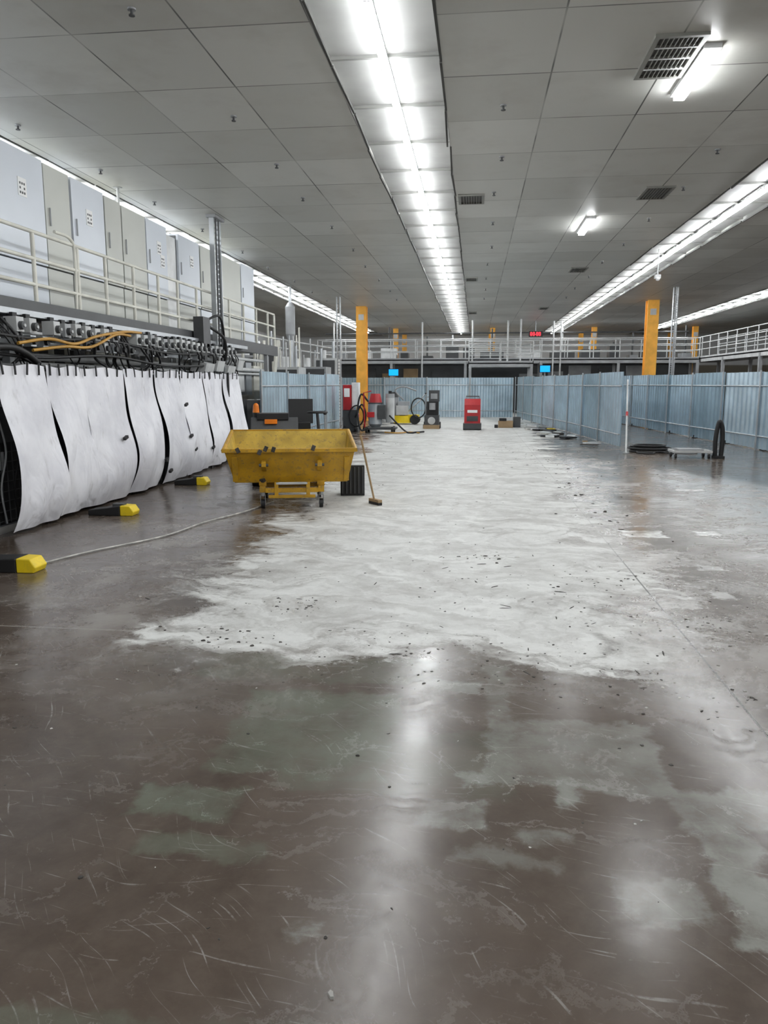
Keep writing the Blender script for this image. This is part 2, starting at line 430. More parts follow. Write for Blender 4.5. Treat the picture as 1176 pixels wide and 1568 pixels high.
while x<12:
    w=random.uniform(.4,1.5); hh=random.uniform(.25,.9)
    b.box(x,x+w,46.2,47.2,3.0,3.0+hh,random.choice([m_grey,m_dgrey,m_lgrey,m_white,m_dgrey,m_dgrey,m_dgrey]))
    if random.random()<.6: b.cyl((x+w/2,46.7,3+hh),(x+w/2,46.7,random.uniform(4,5.0)),.05,random.choice([m_lgrey,m_dgrey,m_dgrey]),8)
    x+=w+random.uniform(.1,.8)
b.box(-9,12,46,47.4,2.8,3.0,m_dgrey)
b.box(-9,12,46.1,47.3,0,2.8,m_dgrey)
for z,m in ((3.9,m_dgrey),(4.25,m_lgrey),(4.6,m_dgrey)): b.cyl((-9,46.6,z),(12,46.6,z),.04,m,8)
b.build('production_machine_line')
b=MB()
x=-8
while x<11.5:
    w=random.uniform(.6,1.4)
    b.box(x,x+w,45.6,45.95,0,random.uniform(2.1,2.7),random.choice([m_grey,m_dgrey,m_wood,m_dgrey,m_grey,m_cream])); x+=w+random.uniform(.2,.9)
b.build('control_cabinets')
for x,y,z in ((-4.3,41,2.25),(3.55,41,2.42)):
    b=MB(); b.box(x-.28,x+.28,y,y+.06,z-.19,z+.19,m_black); b.box(x-.25,x+.25,y-.005,y,z-.16,z+.16,m_blues); b.cyl((x,y+.05,0),(x,y+.05,z),.03,m_grey); b.cyl((x,y+.05,0),(x,y+.05,.03),.2,m_grey,16); b.build('monitor_screen')
b=MB(); b.cyl((4.6,21.2,H),(4.6,21.2,4.42),.014,m_lgrey,8); b.cbox((4.6,21.2,4.37),(.14,.14,.10),m_lgrey); b.sphere((4.6,21.15,4.31),.055,m_white); b.build('ceiling_camera')
b=MB()
for x in(6.95,7.1): b.box(x,x+.03,29.3,29.4,0,H-.003,m_steel)
for i in range(60): b.box(6.95,7.13,29.31,29.33,.1+i*.08,.12+i*.08,m_steel)
b.cyl((7.04,29.28,0),(7.04,29.28,H-.003),.025,m_grey); b.build('vertical_cable_ladder')

# ------------------------------------------------------------------ LEFT machine
MA=empty('process_machine')
ys=[(4.0,7.2,0,4.76),(7.2,9.3,0,4.78),(9.3,10.9,0,4.76),(10.9,11.62,1,4.74),(11.66,12.72,0,4.74),(12.74,13.35,1,4.72),(13.37,14.35,1,4.70),(14.37,15.35,0,4.70),(15.95,17.2,0,4.70),(17.25,18.2,1,4.70),(18.25,20.25,1,4.72),(20.3,21.5,0,4.76)]
b=MB()
for a,c,k,z in ys:
    m=(m_blue,m_beige)[k]
    b.box(-6.9,-6.15,a+.012,c-.012,3.32,z,m); b.box(-6.9,-6.17,a+.012,c-.012,2.62,3.30,(m_beige,m_blue)[k] if random.random()<.5 else m)
    b.box(-6.88,-6.2,a,c,2.6,z-.03,m_dgrey)
    b.cyl((-6.13,a+.1,3.9),(-6.13,a+.1,4.15),.012,m_grey,6)
b.box(-6.9,-6.2,15.37,15.93,2.6,4.6,m_white)  # white filler stands in for light showing through an open gap
for yy,z in ((10.35,4.28),(12.2,4.25),(14.95,4.25),(15.1,4.02),(16.7,4.25)):
    b.box(-6.15,-6.142,yy-.10,yy+.10,z-.12,z+.12,m_label)
    for i in range(3):
        for j in range(3): 
            if (i,j)!=(1,1): b.box(-6.142,-6.139,yy-.07+i*.05,yy-.04+i*.05,z-.09+j*.06,z-.06+j*.06,m_dgrey)
b.build('machine_cabinet_row',.006,MA)
b=MB()
b.box(-6.95,-5.55,4,21.6,2.5,2.58,m_steel); b.box(-5.6,-5.54,4,21.6,2.42,2.68,m_dgrey)
for y in (5,8.9,12.8,16.7,20.6):
    for x in (-6.8,-5.62): b.box(x-.05,x+.05,y-.05,y+.05,0,2.5,m_grey)
py=[5.2,6.2,7.2,8.3,9.57,10.68,11.52,12.49,13.5,14.4,15.4,16.4,17.5,18.6,19.7,20.8,21.5]
for y in py: 
    b.cyl((-5.6,y,2.5),(-5.6,y,3.53),.028,m_cream,8)
for z in (3.55,3.22,2.9): b.cyl((-5.6,4,z),(-5.6,21.5,z),.026,m_cream,8)
b.tube(bez([(-5.6,10.58,2.6),(-5.58,10.58,3.4),(-5.58,10.48,3.62),(-5.58,10.08,3.64)],6),.022,m_cream)
b.build('platform_railing',0,MA)
b=MB()
b.box(-5.55,-5.40,7.5,18.2,2.46,2.53,m_steel); b.box(-5.52,-5.42,7.5,17,2.12,2.17,m_steel); b.box(-5.52,-5.46,7.5,17,2.30,2.34,m_dgrey)
y=8.6
while y<16.8:
    if random.random()<.9:
        z=2.33+random.uniform(-.02,.02); m=random.choice([m_lgrey,m_grey,m_lgrey])
        b.box(-5.46,-5.30,y,y+.15,z-.07,z+.10,m); b.cyl((-5.30,y+.075,z),(-5.25,y+.075,z),.05,m_dgrey,12); b.cyl((-5.25,y+.075,z),(-5.235,y+.075,z),.02,m_lgrey,8)
        b.box(-5.44,-5.36,y+.03,y+.12,z+.10,z+.15,m_black)
    if random.random()<.65:
        z=2.16; b.box(-5.47,-5.33,y+.05,y+.17,z-.06,z+.07,random.choice([m_lgrey,m_steel,m_dgrey])); b.cyl((-5.33,y+.11,z),(-5.29,y+.11,z),.04,m_black,10)
    y+=.27
for k in range(40):
    y=random.uniform(7.8,17); b.tube(bez([(-5.42,y,2.4),(-5.3,y+random.uniform(-.1,.2),2.2),(-5.4,y+random.uniform(0,.5),2.0),(-5.5,y+random.uniform(.2,.9),1.85)],6),random.choice([.009,.013,.02]),m_black,5)
for z in (2.24,2.02): b.tube(bez([(-5.34,7.5,z),(-5.3,9,z-.05),(-5.33,11,z+.03),(-5.3,13,z-.06),(-5.36,15.5,z)],8),.02,m_black)
b.build('pneumatic_valve_manifold',0,MA)
b=MB()
for pts in ([(-5.3,8.6,2.12),(-5.25,9.2,2.20),(-5.24,9.8,2.17),(-5.24,10.4,2.30),(-5.26,11.3,2.42),(-5.3,12,2.45)],
            [(-5.3,8.9,2.05),(-5.22,9.5,2.12),(-5.22,10.2,2.15),(-5.24,11,2.36),(-5.3,11.6,2.38)]):
    b.tube(bez(pts,8),.020,m_hose)
b.tube(bez([(-5.3,7.6,2.0),(-5.2,8.2,2.06),(-5.24,8.6,2.02),(-5.3,9.0,1.9)],8),.04,m_black)
b.build('air_hose_bundle',0,MA)
b=MB()
b.box(-7.4,-6.3,5,21,.1,1.5,m_dgrey)
y=5.2
while y<20.5:
    w=random.uniform(.2,.6); m=random.choice([m_grey,m_lgrey,m_steel,m_cream,m_white,m_dgrey,m_dgrey])
    b.box(-6.3-random.uniform(0,.5),-5.75,y,y+w,random.uniform(1.2,1.7),random.uniform(1.8,2.3),m)
    if random.random()<.7: b.cyl((-5.85,y,1.0),(-5.85,y,2.5),.04,random.choice([m_steel,m_cream,m_cream]),8)
    y+=w+random.uniform(.1,.5)
for z,r in ((2.0,.05),(1.9,.03),(2.25,.04)): b.cyl((-5.7,5,z),(-5.7,21,z),r,m_lgrey,10)
b.build('press_machine_body',0,MA)
b=MB()
for y,z,w in ((15.2,1.98,.5),(15.9,2.05,.45),(16.6,1.96,.5),(17.3,2.1,.4)):
    b.cbox((-5.45,y,z),(.30,w,.22),m_lgrey,ry=.25); b.box(-5.46,-5.42,y-.02,y+.02,0,z,m_steel)
b.box(-5.5,-5.3,14.9,15.3,2.35,2.95,m_dgrey); b.box(-5.35,-5.31,14.8,15.1,2.1,2.45,m_black)
b.tube(bez([(-5.35,15.3,2.8),(-5.2,15.8,2.6),(-5.25,16.1,2.3),(-5.35,16.3,2.1)],8),.03,m_black)
b.tube(bez([(-5.35,15.2,2.9),(-5.2,15.6,3.0),(-5.25,16.0,2.6),(-5.35,16.2,2.2)],8),.025,m_black)
b.build('junction_boxes',0,MA)
b=MB(); T=H-.003
for dy in (0,.42):
    b.box(-5.46,-5.36,15.9+dy,15.93+dy,1.5,T,m_steel)
for i in range(34): b.box(-5.42,-5.39,15.93,16.32,1.6+i*.1,1.63+i*.1,m_steel)
for dy in (.12,.30): b.cyl((-5.36,15.9+dy,1.6),(-5.36,15.9+dy,T),.018,m_dgrey,6)
b.box(-5.48,-5.34,15.86,16.40,0,1.5,m_grey); b.box(-5.50,-5.30,15.84,16.42,H-.06,T,m_grey)
b.build('vertical_cable_tray',0,MA)
b=MB()
for i in range(9):
    x=-6.4+random.uniform(-.3,.3); y=22+i*.28; b.cyl((x,y,1.2),(x+random.uniform(-.2,.2),y+.25,2.6+random.uniform(-.3,.5)),.045,m_cream,8)
b.box(-6.9,-5.9,21.7,25,0,1.2,m_grey)
b.build('stacked_pipes',0,MA)
b=MB()
b.box(-6.2,-5.25,6.5,8.65,1.0,1.88,m_dgrey); b.box(-6.2,-5.27,6.5,8.65,.08,1.0,m_black)
for i in range(20): b.box(-5.24,-5.225,6.55+i*.11,6.556+i*.11,.1,1.0,m_dgrey)
for i in range(8): b.box(-5.245,-5.23,6.52,8.64,.12+i*.11,.126+i*.11,m_dgrey)
b.box(-5.25,-5.24,7.86,8.02,1.22,1.36,m_safety); b.box(-5.25,-5.22,7.5,8.6,1.40,1.44,m_steel); b.box(-5.25,-5.23,7.85,8.05,.7,.9,m_grey)
b.box(-5.25,-5.23,7.9,8.05,1.5,1.75,m_grey); b.cyl((-5.25,8.1,1.62),(-5.2,8.1,1.62),.04,m_red,12)
for k,yy in enumerate((7.7,7.95,8.2)): b.tube(bez([(-5.2,yy,1.3),(-5.17,yy+.05,.9),(-5.2,yy-.04,.5),(-5.21,yy+.03,.1)],6),.012,(m_black,m_grey,m_black)[k],6)
b.box(-5.28,-5.2,6.5,8.65,0,.08,m_steel)
b.build('machine_guard_cabinet',0,MA)
b=MB(); b.cyl((-6.3,13.6,4.72),(-6.3,13.6,H-.01),.025,m_lgrey,8); b.cyl((-6.3,13.6,H-.01),(-6.3,13.6,H-.002),.08,m_lgrey,12); b.build('ceiling_drop_pipe',0,MA)

# ------------------------------------------------------------------ white curtain screen
n=NT('white_sheet'); f=n.noise(n.geo,1.3,4,.6)
c=n.mix(n.ss(f,.35,.7),(.82,.82,.86),(.66,.66,.71)); g=n.noise(n.mapv(n.geo,(2,2,.8)),3,4,.7); c=n.mix(n.ss(g,.56,.75,0,.5),c,(.38,.37,.37))
n.set(base_color=c,roughness=.6); n.bump(n.noise(n.mapv(n.geo,(1,1.6,.8)),2.2,3,.5,.8),.9,.06); m_sheet=n.mat
b=MB()
seams=[7.74,8.72,9.58,10.85,12.0,13.15,14.4,15.6,16.85]
def xline(y): return -5.04-.02*(y-7.7)
for k in range(8):
    a,c=seams[k],seams[k+1]; rr=random.Random(k+40); ph=rr.uniform(0,6); amp=rr.uniform(.04,.08)
    ny,nz=16,22; vs=[]; gm=rr.uniform(.02,.08)
    zb=rr.uniform(.03,.06)
    for j in range(nz+1):
        t=j/nz; z=1.86-(1.86-zb)*t
        gap=.012+gm*max(0,math.sin(math.pi*t**.8))
        skew=.05*math.sin(math.pi*t)*math.sin(k*2.1)
        for i in range(ny+1):
            s=i/ny; y=a+gap/2+(c-a-gap)*s+skew
            bulge=.17*math.sin(math.pi*(t*.98)**1.9)+.05*t
            wr=amp*t*math.sin(s*5+ph)*.5+.024*math.sin(s*12+ph*2+t*4)*t - .05*t*abs(2*s-1)**2+.016*math.sin(t*11+ph+s*3)
            vs.append((xline(y)+bulge+wr,y,z+.015*math.sin(s*7+ph)*(1-t)))
    fs=[(j*(ny+1)+i,j*(ny+1)+i+1,(j+1)*(ny+1)+i+1,(j+1)*(ny+1)+i) for j in range(nz) for i in range(ny)]
    b.add(vs,fs,m_sheet,True)
    for q in range(4):
        y=a+.08+(c-a-.1)*q/3.6; x=xline(y)+.012; b.box(x,x+.015,y-.01,y+.01,1.75,1.89,m_black,rx=rr.uniform(-.2,.2))
for y,z in ((10.4,.9),(11.9,.45),(12.05,.25),(13.1,.75),(13.3,.5),(14.3,.45),(12.9,1.3)):
    x=xline(y)+.19; b.box(x-.01,x+.03,y-.05,y+.05,z-.02,z+.02,m_black,rx=.3)
b.box(-5.24,-5.22,8.75,15.8,.05,1.8,m_dgrey)  # solid dark backing added to block light so the slits stay black
y=8.75
while y<17: 
    b.box(-5.20,-5.16,y-.025,y+.025,0,1.88,m_black); y+=1.2
b.cyl((-5.08,7.75,1.84),(-5.25,16.85,1.84),.015,m_black,8)
b.build('white_sheet_screen')
def base(x0,x1,y):
    b=MB()
    b.prism([(x0,0),(x1-.16,0),(x1-.16,.13),(x0+.25,.10),(x0,.07)],y-.11,y+.11,m_black,'Y')
    b.prism([(x1-.16,0),(x1,0),(x1+.02,.05),(x1-.03,.125),(x1-.16,.13)],y-.10,y+.10,m_safety,'Y')
    b.box(x0+.3,x0+.45,y-.05,y+.05,.10,.15,m_dgrey)
    b.build('barrier_weight_base',.01)
base(-4.9,-3.84,6.3); base(-4.86,-4.28,9.25); base(-4.92,-4.38,12.25); 
b=MB(); b.tube(bez([(-3.95,6.55,.012),(-3.75,7.1,.012),(-3.35,7.9,.012),(-3.2,8.8,.012),(-2.95,9.6,.012),(-2.8,10.5,.012)],8),.009,m_rubl,6); b.build('extension_cable')

# ------------------------------------------------------------------ tipping skip
b=MB()
xa,xb=-3.26,-1.55; ta,tb=-3.15,-1.64
F_t=[(xa,9.9,.79),(xb,9.9,.79)]; F_b=[(ta,10.12,.34),(tb,10.12,.34)]
K_b=[(ta,10.85,.34),(tb,10.85,.34)]; K_t=[(xa+.02,11.1,.97),(xb-.02,11.1,.97)]
def plate(q,m,t=.014):
    q=[Vector(a) for a in q]; nn=(q[1]-q[0]).cross(q[2]-q[0]).normalized()*t
    b.add(q+[a+nn for a in q],[(0,1,2,3),(7,6,5,4)]+[(i,i+4,(i+1)%4+4,(i+1)%4) for i in range(4)],m)
plate([F_t[0],F_t[1],F_b[1],F_b[0]],m_yel)
plate([F_b[0],F_b[1],K_b[1],K_b[0]],m_yel)
plate([K_b[0],K_b[1],K_t[1],K_t[0]],m_yeld)
plate([F_t[0],F_b[0],K_b[0],K_t[0]],m_yeld)
plate([F_t[1],K_t[1],K_b[1],F_b[1]],m_yeld)
b.cbox(((xa+xb)/2,9.895,.79),(xb-xa+.06,.05,.05),m_yel)
b.cbox(((xa+xb)/2,11.12,.97),(xb-xa+.02,.05,.05),m_yel)
for x,s in ((xa-.01,-1),(xb+.01,1)): b.tube([(x,9.9,.79),(x-s*.02,11.12,.97)],.03,m_yel,6)
for x in (-2.75,-2.02):
    b.prism([(9.93,.66),(9.84,.63),(9.84,.58),(10.02,.50)],x-.03,x+.03,m_yel); b.cyl((x-.06,9.86,.60),(x+.06,9.86,.60),.02,m_dgrey,8)
b.prism([(9.96,.72),(9.93,.69),(10.07,.36),(10.12,.36)],ta-.02,ta+.05,m_yel); b.prism([(9.96,.72),(9.93,.69),(10.07,.36),(10.12,.36)],tb-.05,tb+.02,m_yel)
for i in range(30):
    x=random.uniform(ta+.1,tb-.1);y=random.uniform(10.2,10.8); b.cbox((x,y,.40+random.uniform(0,.06)),(random.uniform(.1,.3),random.uniform(.1,.3),.05),random.choice([m_rubble,m_rubl]),rz=random.uniform(0,3),rx=random.uniform(-.4,.4))
for x in (-3.08,-2.8,-2.72,-2.62,-2.1): b.cbox((x,9.87,.80+random.uniform(-.04,.03)),(.05,.02,.07),m_rubble,ry=random.uniform(-.5,.5))
for x in (-2.78,-2.0):
    b.box(x-.04,x+.04,10.0,11.1,.22,.30,m_yel)
    b.box(x-.05,x+.05,10.1,10.2,.30,.36,m_yel); b.box(x-.05,x+.05,10.7,10.8,.30,.36,m_yel)
    for y in (10.06,11.0):
        b.cyl((x,y,.22),(x,y,.17),.03,m_steel,8); b.box(x-.035,x-.028,y-.03,y+.05,.05,.18,m_steel); b.box(x+.028,x+.035,y-.03,y+.05,.05,.18,m_steel)
        b.cyl((x-.025,y+.02,.06),(x+.025,y+.02,.06),.06,m_black,16)
for y,z in ((10.0,.25),(10.55,.25),(11.08,.25)): b.box(-2.74,-2.04,y-.03,y+.03,z-.03,z+.03,m_yel)
b.box(-2.7,-2.08,9.94,9.98,.15,.19,m_yel); b.box(-2.62,-2.57,9.95,10.0,.17,.36,m_yel); b.box(-2.2,-2.15,9.95,10.0,.17,.36,m_yel)
b.box(-2.6,-2.18,9.95,9.99,.33,.36,m_lgrey)
b.xf(-2.395,9.9,math.radians(13)); b.build('tipping_skip',.004)
b=MB(); 
b.box(-1.98,-1.62,10.95,11.0,.0,.42,m_black)
for i in range(6): b.box(-1.96+i*.06,-1.94+i*.06,10.93,10.95,.03,.40,m_dgrey)
b.box(-1.98,-1.62,11.0,11.25,0,.40,m_black)
b.xf(-1.8,11.1,math.radians(10)); b.v=[(x-.02,y+.32,z*1.08) for x,y,z in b.v]; b.build('plastic_crate',.008)
b=MB(); b.cyl((-1.36,10.45,.06),(-1.50,10.12,.98),.014,m_wood,8)
b.cbox((-1.35,10.48,.055),(.26,.06,.04),m_wood,rz=-.9); b.cbox((-1.35,10.48,.02),(.26,.06,.04),m_black,rz=-.9); b.build('push_broom')

# ------------------------------------------------------------------ ride-on sweeper behind the skip
b=MB()
b.prism([(12.1,.18),(13.6,.18),(13.6,.75),(13.0,.82),(12.9,.62),(12.6,.62),(12.5,1.02),(12.2,1.08),(12.1,.9)],-3.5,-2.75,m_dgrey)
b.box(-3.52,-2.73,12.05,12.2,.25,.7,m_yel); b.box(-3.4,-2.9,12.15,12.55,1.04,1.14,m_black)
b.box(-3.28,-3.08,12.1,12.14,.98,1.05,m_orange)
b.cyl((-3.42,12.3,1.08),(-3.42,12.3,1.15),.05,m_black,12); b.cyl((-3.42,12.3,1.15),(-3.42,12.3,1.25),.055,m_orange,14,.045); b.sphere((-3.42,12.3,1.25),.045,m_orange)
b.cbox((-2.75,12.9,.92),(.42,.42,.1),m_black); b.cbox((-2.70,13.12,1.14),(.42,.10,.40),m_black,rx=-.15)
b.box(-2.95,-2.55,12.7,13.1,.3,.87,m_dgrey)
b.cyl((-2.38,12.4,.5),(-2.43,12.55,1.12),.025,m_black); b.ring((-2.43,12.57,1.14),.16,.016,m_black)
b.box(-2.75,-2.3,12.2,13.4,.18,.30,m_dgrey)
b.cyl((-2.3,12.6,1.1),(-2.3,12.6,.3),.015,m_steel); b.sphere((-2.3,12.6,1.13),.035,m_black)
for x in (-3.45,-2.4):
    for y in (12.35,13.3): b.cyl((x-.06,y,.17),(x+.06,y,.17),.17,m_black,20); b.cyl((x-.065,y,.17),(x+.065,y,.17),.08,m_lgrey,12)
b.xf(-2.9,12.3,math.radians(13)); b.v=[(x-.1,y,z*1.04) for x,y,z in b.v]; b.build('ride_on_sweeper',.008)

# ------------------------------------------------------------------ mid-left equipment behind hoarding
b=MB()
x,y=-6.6,27.6
b.cyl((x,y,3.4),(x,y,4.35),.17,m_grey,20); b.cyl((x,y,4.35),(x,y,4.5),.17,m_grey,20,.08); b.cyl((x,y,3.4),(x,y,3.2),.17,m_grey,20,.1); b.cyl((x,y,0),(x,y,3.2),.08,m_steel,12); b.cyl((x,y,4.5),(x,y,H-.003),.05,m_steel,12)
b.build('extraction_duct')
b=MB()
for x,y,w,h,m in ((-6.2,25.3,.8,2.2,m_lgrey),(-7.6,25.5,.9,2.6,m_grey),(-6.3,29.5,1.2,2.3,m_grey),(-6.2,32,.9,2.7,m_lgrey),(-7.5,33.5,1.6,2.4,m_cream),(-8,28.5,1.2,2.9,m_lgrey)):
    b.box(x-w/2,x+w/2,y,y+1.1,0,h,m); b.box(x-w/2+.06,x+w/2-.06,y-.02,y,h*.55,h-.08,m_dgrey)
    b.cyl((x+w*.3,y+.3,h),(x+w*.3,y+.3,h+.7),.05,m_steel,8); b.cyl((x-w*.2,y+.5,h),(x-w*.2,y+.5,h+.35),.12,m_white,12)
for i in range(16): 
    x=-7.6+random.random()*1.7; y=25+random.random()*9; b.cyl((x,y,0),(x,y,2.4+random.uniform(.3,1.2)),.03,random.choice([m_lgrey,m_cream,m_steel]),6)
for z in (2.9,3.2): b.cyl((-7.0,25.5,z),(-6.3,34,z),.03,m_lgrey,6)
b.build('process_equipment')
for x,y in ((-5.45,31.0),(-8.9,30)):
    b=MB(); b.box(x-.08,x-.05,y-.1,y+.1,0,H-.003,m_steel); b.box(x+.05,x+.08,y-.1,y+.1,0,H-.003,m_steel)
    for i in range(40): b.box(x-.05,x+.05,y-.01,y+.01,.1+i*.12,.12+i*.12,m_grey)
    b.build('service_post')

# ------------------------------------------------------------------ floor machines far
b=MB()
x,y=-4.35,27.1
b.box(x-.25,x+.25,y-.25,y+.25,.12,.75,m_dgrey); b.box(x-.24,x+.05,y-.27,y+.2,.75,1.62,m_red); b.box(x+.06,x+.30,y-.2,y+.2,.85,1.7,m_white); b.cyl((x+.15,y-.22,.55),(x+.15,y+.1,.55),.14,m_red,14)
b.box(x-.2,x+.0,y-.285,y-.27,1.2,1.5,m_label); b.box(x-.28,x+.28,y-.3,y+.25,.0,.12,m_dgrey)
for dx in(-.2,.2): b.cyl((x+dx-.03,y-.3,.1),(x+dx+.03,y-.3,.1),.1,m_black,14)
b.ring((x+.25,y-.36,.55),.36,.026,m_black,'Y',24,.7)
b.tube(bez([(x+.2,y-.3,.5),(x+.45,y-.5,.95),(x+.6,y-.5,.6),(x+.5,y-.5,.05)],8),.028,m_black)
b.build('dust_extractor',.01)
b=MB()
x,y=-3.25,26.4
b.cyl((x-.12,y,.25),(x-.12,y,.85),.20,m_steel,20); b.cyl((x-.12,y,.85),(x-.12,y,1.12),.20,m_red,20,.14); b.cyl((x-.12,y,.25),(x-.12,y,.12),.2,m_steel,20,.1); b.cyl((x-.12,y,.83),(x-.12,y,.87),.215,m_dgrey,20)
b.cyl((x+.3,y+.1,.3),(x+.3,y+.1,1.0),.13,m_lgrey,16); b.cyl((x+.3,y+.1,1.0),(x+.3,y+.1,1.12),.13,m_grey,16); b.cyl((x+.3,y+.1,1.12),(x+.3,y+.1,1.2),.05,m_black,16)
b.box(x-.4,x+.5,y-.3,y+.3,.10,.16,m_dgrey); b.tube([(x-.4,y-.25,.15),(x-.42,y-.3,1.15),(x-.2,y-.3,1.2)],.02,m_red); b.box(x-.02,x+.2,y-.25,y-.05,.4,.8,m_dgrey); b.box(x-.33,x-.12,y-.27,y-.2,.45,.6,m_red)
for dx in(-.35,.4):
    for dy in (-.25,.25): b.cyl((x+dx-.03,y+dy,.09),(x+dx+.03,y+dy,.09),.09,m_black,14)
b.tube(bez([(x-.3,y-.2,.9),(x-.5,y-.3,1.1),(x-.6,y-.3,.6),(x-.5,y-.35,.1),(x-.3,y-.3,.15)],8),.028,m_black)
b.tube(bez([(x+.3,y-.1,.5),(x+.8,y-.3,.05),(x+1.1,y-.4,.04),(x+1.3,y-.1,.04)],8),.025,m_black)
b.tube(bez([(x+.2,y-.4,.03),(x+.6,y-.6,.03),(x+.9,y-.2,.03),(x+1.2,y-.5,.03)],8),.02,m_hose)
b.xf(x,y,0,1.18); b.build('industrial_vacuum',.008)
b=MB()
x,y=-2.85,32.2
b.cyl((x-.1,y,.05),(x-.1,y,.32),.38,m_safety,24); b.cyl((x-.1,y,.32),(x-.1,y,.75),.17,m_grey,16); b.box(x-.3,x+.15,y-.2,y+.2,.7,.85,m_steel)
b.tube([(x,y,.4),(x+.55,y-.1,.9),(x+.75,y-.1,1.15)],.025,m_steel); b.tube([(x+.75,y-.35,1.15),(x+.75,y+.2,1.15)],.025,m_black)
b.cyl((x+.35,y-.3,.18),(x+.35,y-.24,.18),.18,m_black,16); b.cyl((x+.35,y+.24,.18),(x+.35,y+.3,.18),.18,m_black,16); b.box(x,x+.5,y-.25,y+.25,.2,.35,m_safety)
b.ring((x+.5,y-.4,.62),.36,.026,m_black,'Y',20,.75); b.tube(bez([(x-.1,y,.9),(x-.4,y-.1,1.25),(x-.1,y-.1,1.4),(x+.4,y-.1,1.25)],8),.03,m_grey); b.box(x-.35,x+.1,y-.3,y-.1,.35,.7,m_lgrey)
b.cyl((x-.45,y+.1,.0),(x-.45,y+.1,1.0),.16,m_grey,16); b.cyl((x-.45,y+.1,1.0),(x-.45,y+.1,1.2),.16,m_dgrey,16,.1)
b.xf(x,y,0,1.1); b.build('floor_grinder',.008)
b=MB()
x,y=-1.6,29.2
b.box(x-.27,x+.27,y-.35,y+.35,.08,.5,m_dgrey); b.box(x-.2,x+.24,y-.2,y+.3,.5,1.0,m_black); b.box(x-.12,x+.27,y-.15,y+.2,1.0,1.42,m_dgrey); b.cyl((x,y-.36,.3),(x,y-.30,.3),.14,m_lgrey,16)
b.tube([(x-.25,y+.2,.5),(x-.28,y+.3,1.15),(x+.1,y+.3,1.2)],.022,m_grey); b.box(x-.3,x+.3,y-.45,y-.3,.0,.14,m_wood)
b.box(x-.05,x+.2,y-.16,y-.15,1.1,1.3,m_grey); b.cyl((x+.02,y-.2,.7),(x+.02,y-.2,.95),.12,m_grey,14)
for dx in(-.29,.29): b.cyl((x+dx-.03,y+.2,.12),(x+dx+.03,y+.2,.12),.12,m_black,16); b.cyl((x+dx-.03,y-.25,.08),(x+dx+.03,y-.25,.08),.08,m_black,16)
b.build('shot_blast_machine',.01)
b=MB()
x,y=-.09,28.6
b.prism([(y-.35,.22),(y+.3,.22),(y+.3,1.05),(y-.1,1.12),(y-.3,.9)],x-.29,x+.29,m_red); b.box(x-.33,x+.33,y-.42,y+.35,.04,.24,m_dgrey)
b.box(x-.2,x+.2,y-.365,y-.33,.32,.5,m_dgrey); b.box(x-.18,x+.18,y-.34,y-.30,.62,.72,m_label); b.tube([(x-.24,y+.2,1.05),(x-.24,y+.35,1.2),(x+.24,y+.35,1.2),(x+.24,y+.2,1.05)],.02,m_dgrey)
for dx in(-.3,.3): b.cyl((x+dx-.03,y-.25,.09),(x+dx+.03,y-.25,.09),.09,m_black,14); b.cyl((x+dx-.03,y+.25,.09),(x+dx+.03,y+.25,.09),.09,m_black,14)
b.build('floor_scraper_machine',.015)
b=MB(); x,y=1.15,30
b.box(x-.25,x+.3,y-.2,y+.2,.0,.26,m_wood); b.box(x-.22,x+.05,y-.21,y+.15,.26,.36,m_black); b.box(x-.4,x-.27,y-.3,y-.1,0,.12,m_black); b.box(x+.32,x+.6,y+.1,y+.5,0,.4,m_dgrey)
b.build('tool_boxes',.01)

# ------------------------------------------------------------------ right clutter
b=MB()
for i in range(5): b.ring((4.25+random.uniform(-.06,.06),19.6+random.uniform(-.12,.12),.025+i*.035),.36+random.uniform(-.08,.08),.022,m_black,'Z',28,1.15)
b.tube(bez([(4.4,19.3,.03),(4.65,19.0,.03),(4.85,19.4,.03),(5.2,19.2,.03),(5.4,19.6,.03),(5.1,19.9,.03),(4.8,19.7,.03)],8),.02,m_black)
b.tube(bez([(3.95,19.4,.03),(3.9,18.9,.03),(4.15,18.75,.03),(4.3,19.05,.03)],8),.02,m_black)
b.build('cable_coil')
b=MB(); x,y=4.85,18.1
b.box(x-.42,x+.42,y-.28,y-.24,.13,.18,m_lgrey); b.box(x-.42,x+.42,y+.24,y+.28,.13,.18,m_lgrey); b.box(x-.42,x-.38,y-.24,y+.24,.13,.18,m_lgrey); b.box(x+.38,x+.42,y-.24,y+.24,.13,.18,m_lgrey); b.box(x-.02,x+.02,y-.24,y+.24,.13,.17,m_lgrey)
b.box(x-.3,x+.25,y-.2,y+.2,.175,.21,m_grey)
for dx in(-.36,.36):
    for dy in(-.22,.22): b.cyl((x+dx-.02,y+dy,.055),(x+dx+.02,y+dy,.055),.055,m_black,14); b.box(x+dx-.03,x+dx+.03,y+dy-.02,y+dy+.02,.09,.14,m_steel)
b.build('transport_dolly',.004)
b=MB(); x,y=5.43,18.0
pts=bez([(x-.06,y,.04),(x-.07,y,.4),(x-.04,y,.7),(x,y,.82),(x+.06,y,.68),(x+.08,y,.4),(x+.07,y,.04)],8); b.tube(pts,.05,m_black); b.cbox((x+.01,y,.03),(.22,.24,.06),m_black)
b.build('rubber_hose_stand')
b=MB()
for i in range(34):
    t=random.random(); y=20.5+t*16; x=3.6-t*1.7-random.uniform(.15,.9)
    if 29<y<31.2 and x<2.2: continue
    b.cbox((x,y,.02+random.uniform(0,.03)),(random.uniform(.1,.5),random.uniform(.1,.6),random.uniform(.02,.07)),random.choice([m_rubl,m_black,m_rubble,m_white,m_wood,m_dgrey,m_white]),rz=random.uniform(0,3))
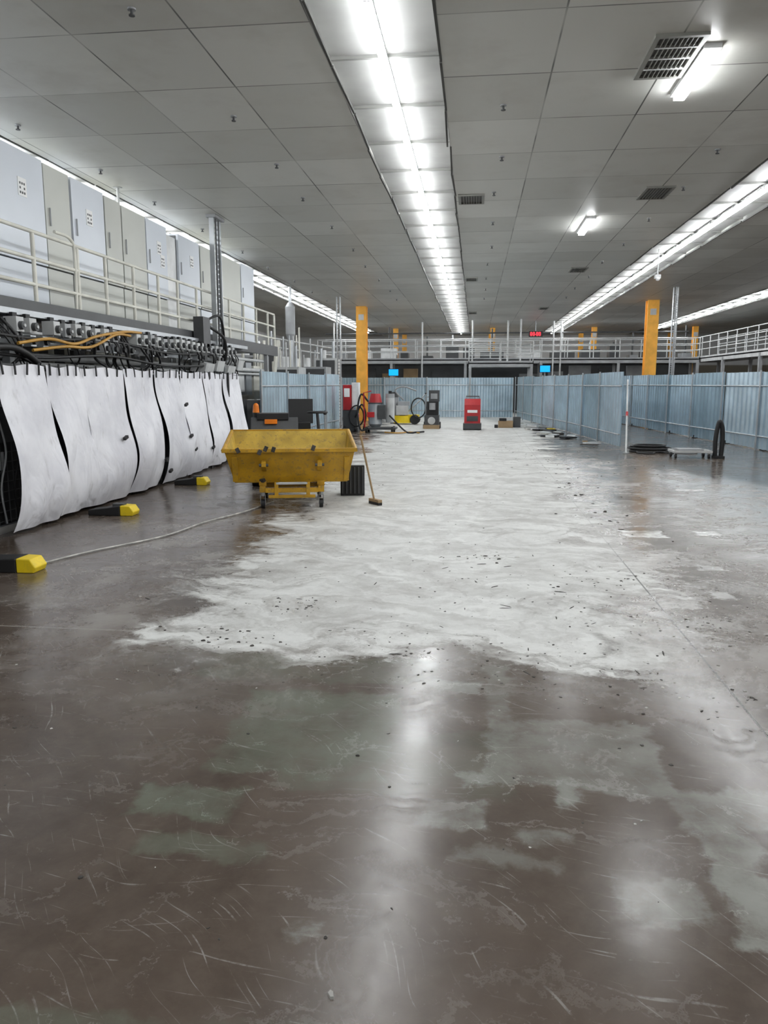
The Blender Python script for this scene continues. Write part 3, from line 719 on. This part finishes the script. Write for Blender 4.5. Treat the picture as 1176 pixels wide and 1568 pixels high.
b.cbox((2.75,28.5,.04),(.25,.2,.05),m_safety,rz=.4)
b.build('packing_offcuts')
b=MB()
def chip(x,y,s,m,e=None):
    n=random.randint(4,6); r0=random.uniform(0,6); e=e or random.uniform(.2,1); a=random.uniform(0,3)
    vs=[]
    for i in range(n):
        t=r0+2*math.pi*i/n; px=s*math.cos(t)*random.uniform(.7,1.2); py=s*e*math.sin(t)*random.uniform(.7,1.2)
        vs.append((x+px*math.cos(a)-py*math.sin(a),y+px*math.sin(a)+py*math.cos(a)))
    h=s*random.uniform(.15,.4)*min(1,e*2)
    b.add([(p[0],p[1],0.0) for p in vs]+[(x+(p[0]-x)*.8,y+(p[1]-y)*.8,h*random.uniform(.6,1.2)) for p in vs],[tuple(range(n))[::-1],tuple(range(n,2*n))]+[(i,(i+1)%n,n+(i+1)%n,n+i) for i in range(n)],m)
for cx,cy,r,k,s in ((.1,7.35,.35,16,.03),(-1.3,5.5,.3,50,.017),(-1.6,4.75,.4,50,.016),(.0,4.6,.9,70,.012),(1.3,5.3,.5,50,.012),(1.2,6.6,.5,30,.015),(1.0,4.2,1.0,80,.012),(-.6,4.6,1.2,70,.012),(2,5.5,1.0,60,.013),(.9,6.0,.8,36,.014),(.0,6.5,1.5,50,.013)):
    for i in range(k): chip(random.gauss(cx,r*.5),random.gauss(cy,r*.35),s*random.uniform(.3,1.1),random.choice([m_rubble,m_rubble,m_rubl]))
for i in range(600):
    x=random.uniform(-4,5); y=random.uniform(2.0,22); chip(x,y,random.uniform(.004,.011)*(1+y*.05),random.choice([m_rubble,m_rubble,m_rubl]))
for i in range(36):
    chip(random.gauss(.6,1.0),random.uniform(3.9,7.5),random.uniform(.025,.06),m_rubble,.12)
for i in range(50):
    y=random.uniform(8,19); chip(random.gauss(1.6,.3),y,random.uniform(.01,.035),m_rubble)
chip(-.36,1.83,.022,m_rubl)
b.build('floor_debris')

# ------------------------------------------------------------------ camera
p=math.atan(196/1178); psi=math.atan(140/1178*math.cos(p))
c=bpy.data.cameras.new('camera'); cam=bpy.data.objects.new('camera',c); col.objects.link(cam); scn.camera=cam
cam.location=(0,0,1.65); cam.rotation_euler=(math.pi/2-p,0,psi)
c.sensor_fit='HORIZONTAL'; c.sensor_width=36; c.lens=36*1178/1176; c.clip_end=200
w=bpy.data.worlds.new('world'); scn.world=w; w.use_nodes=True; w.node_tree.nodes['Background'].inputs[0].default_value=(.5,.55,.6,1); w.node_tree.nodes['Background'].inputs[1].default_value=.1
scn.view_settings.view_transform='Standard'
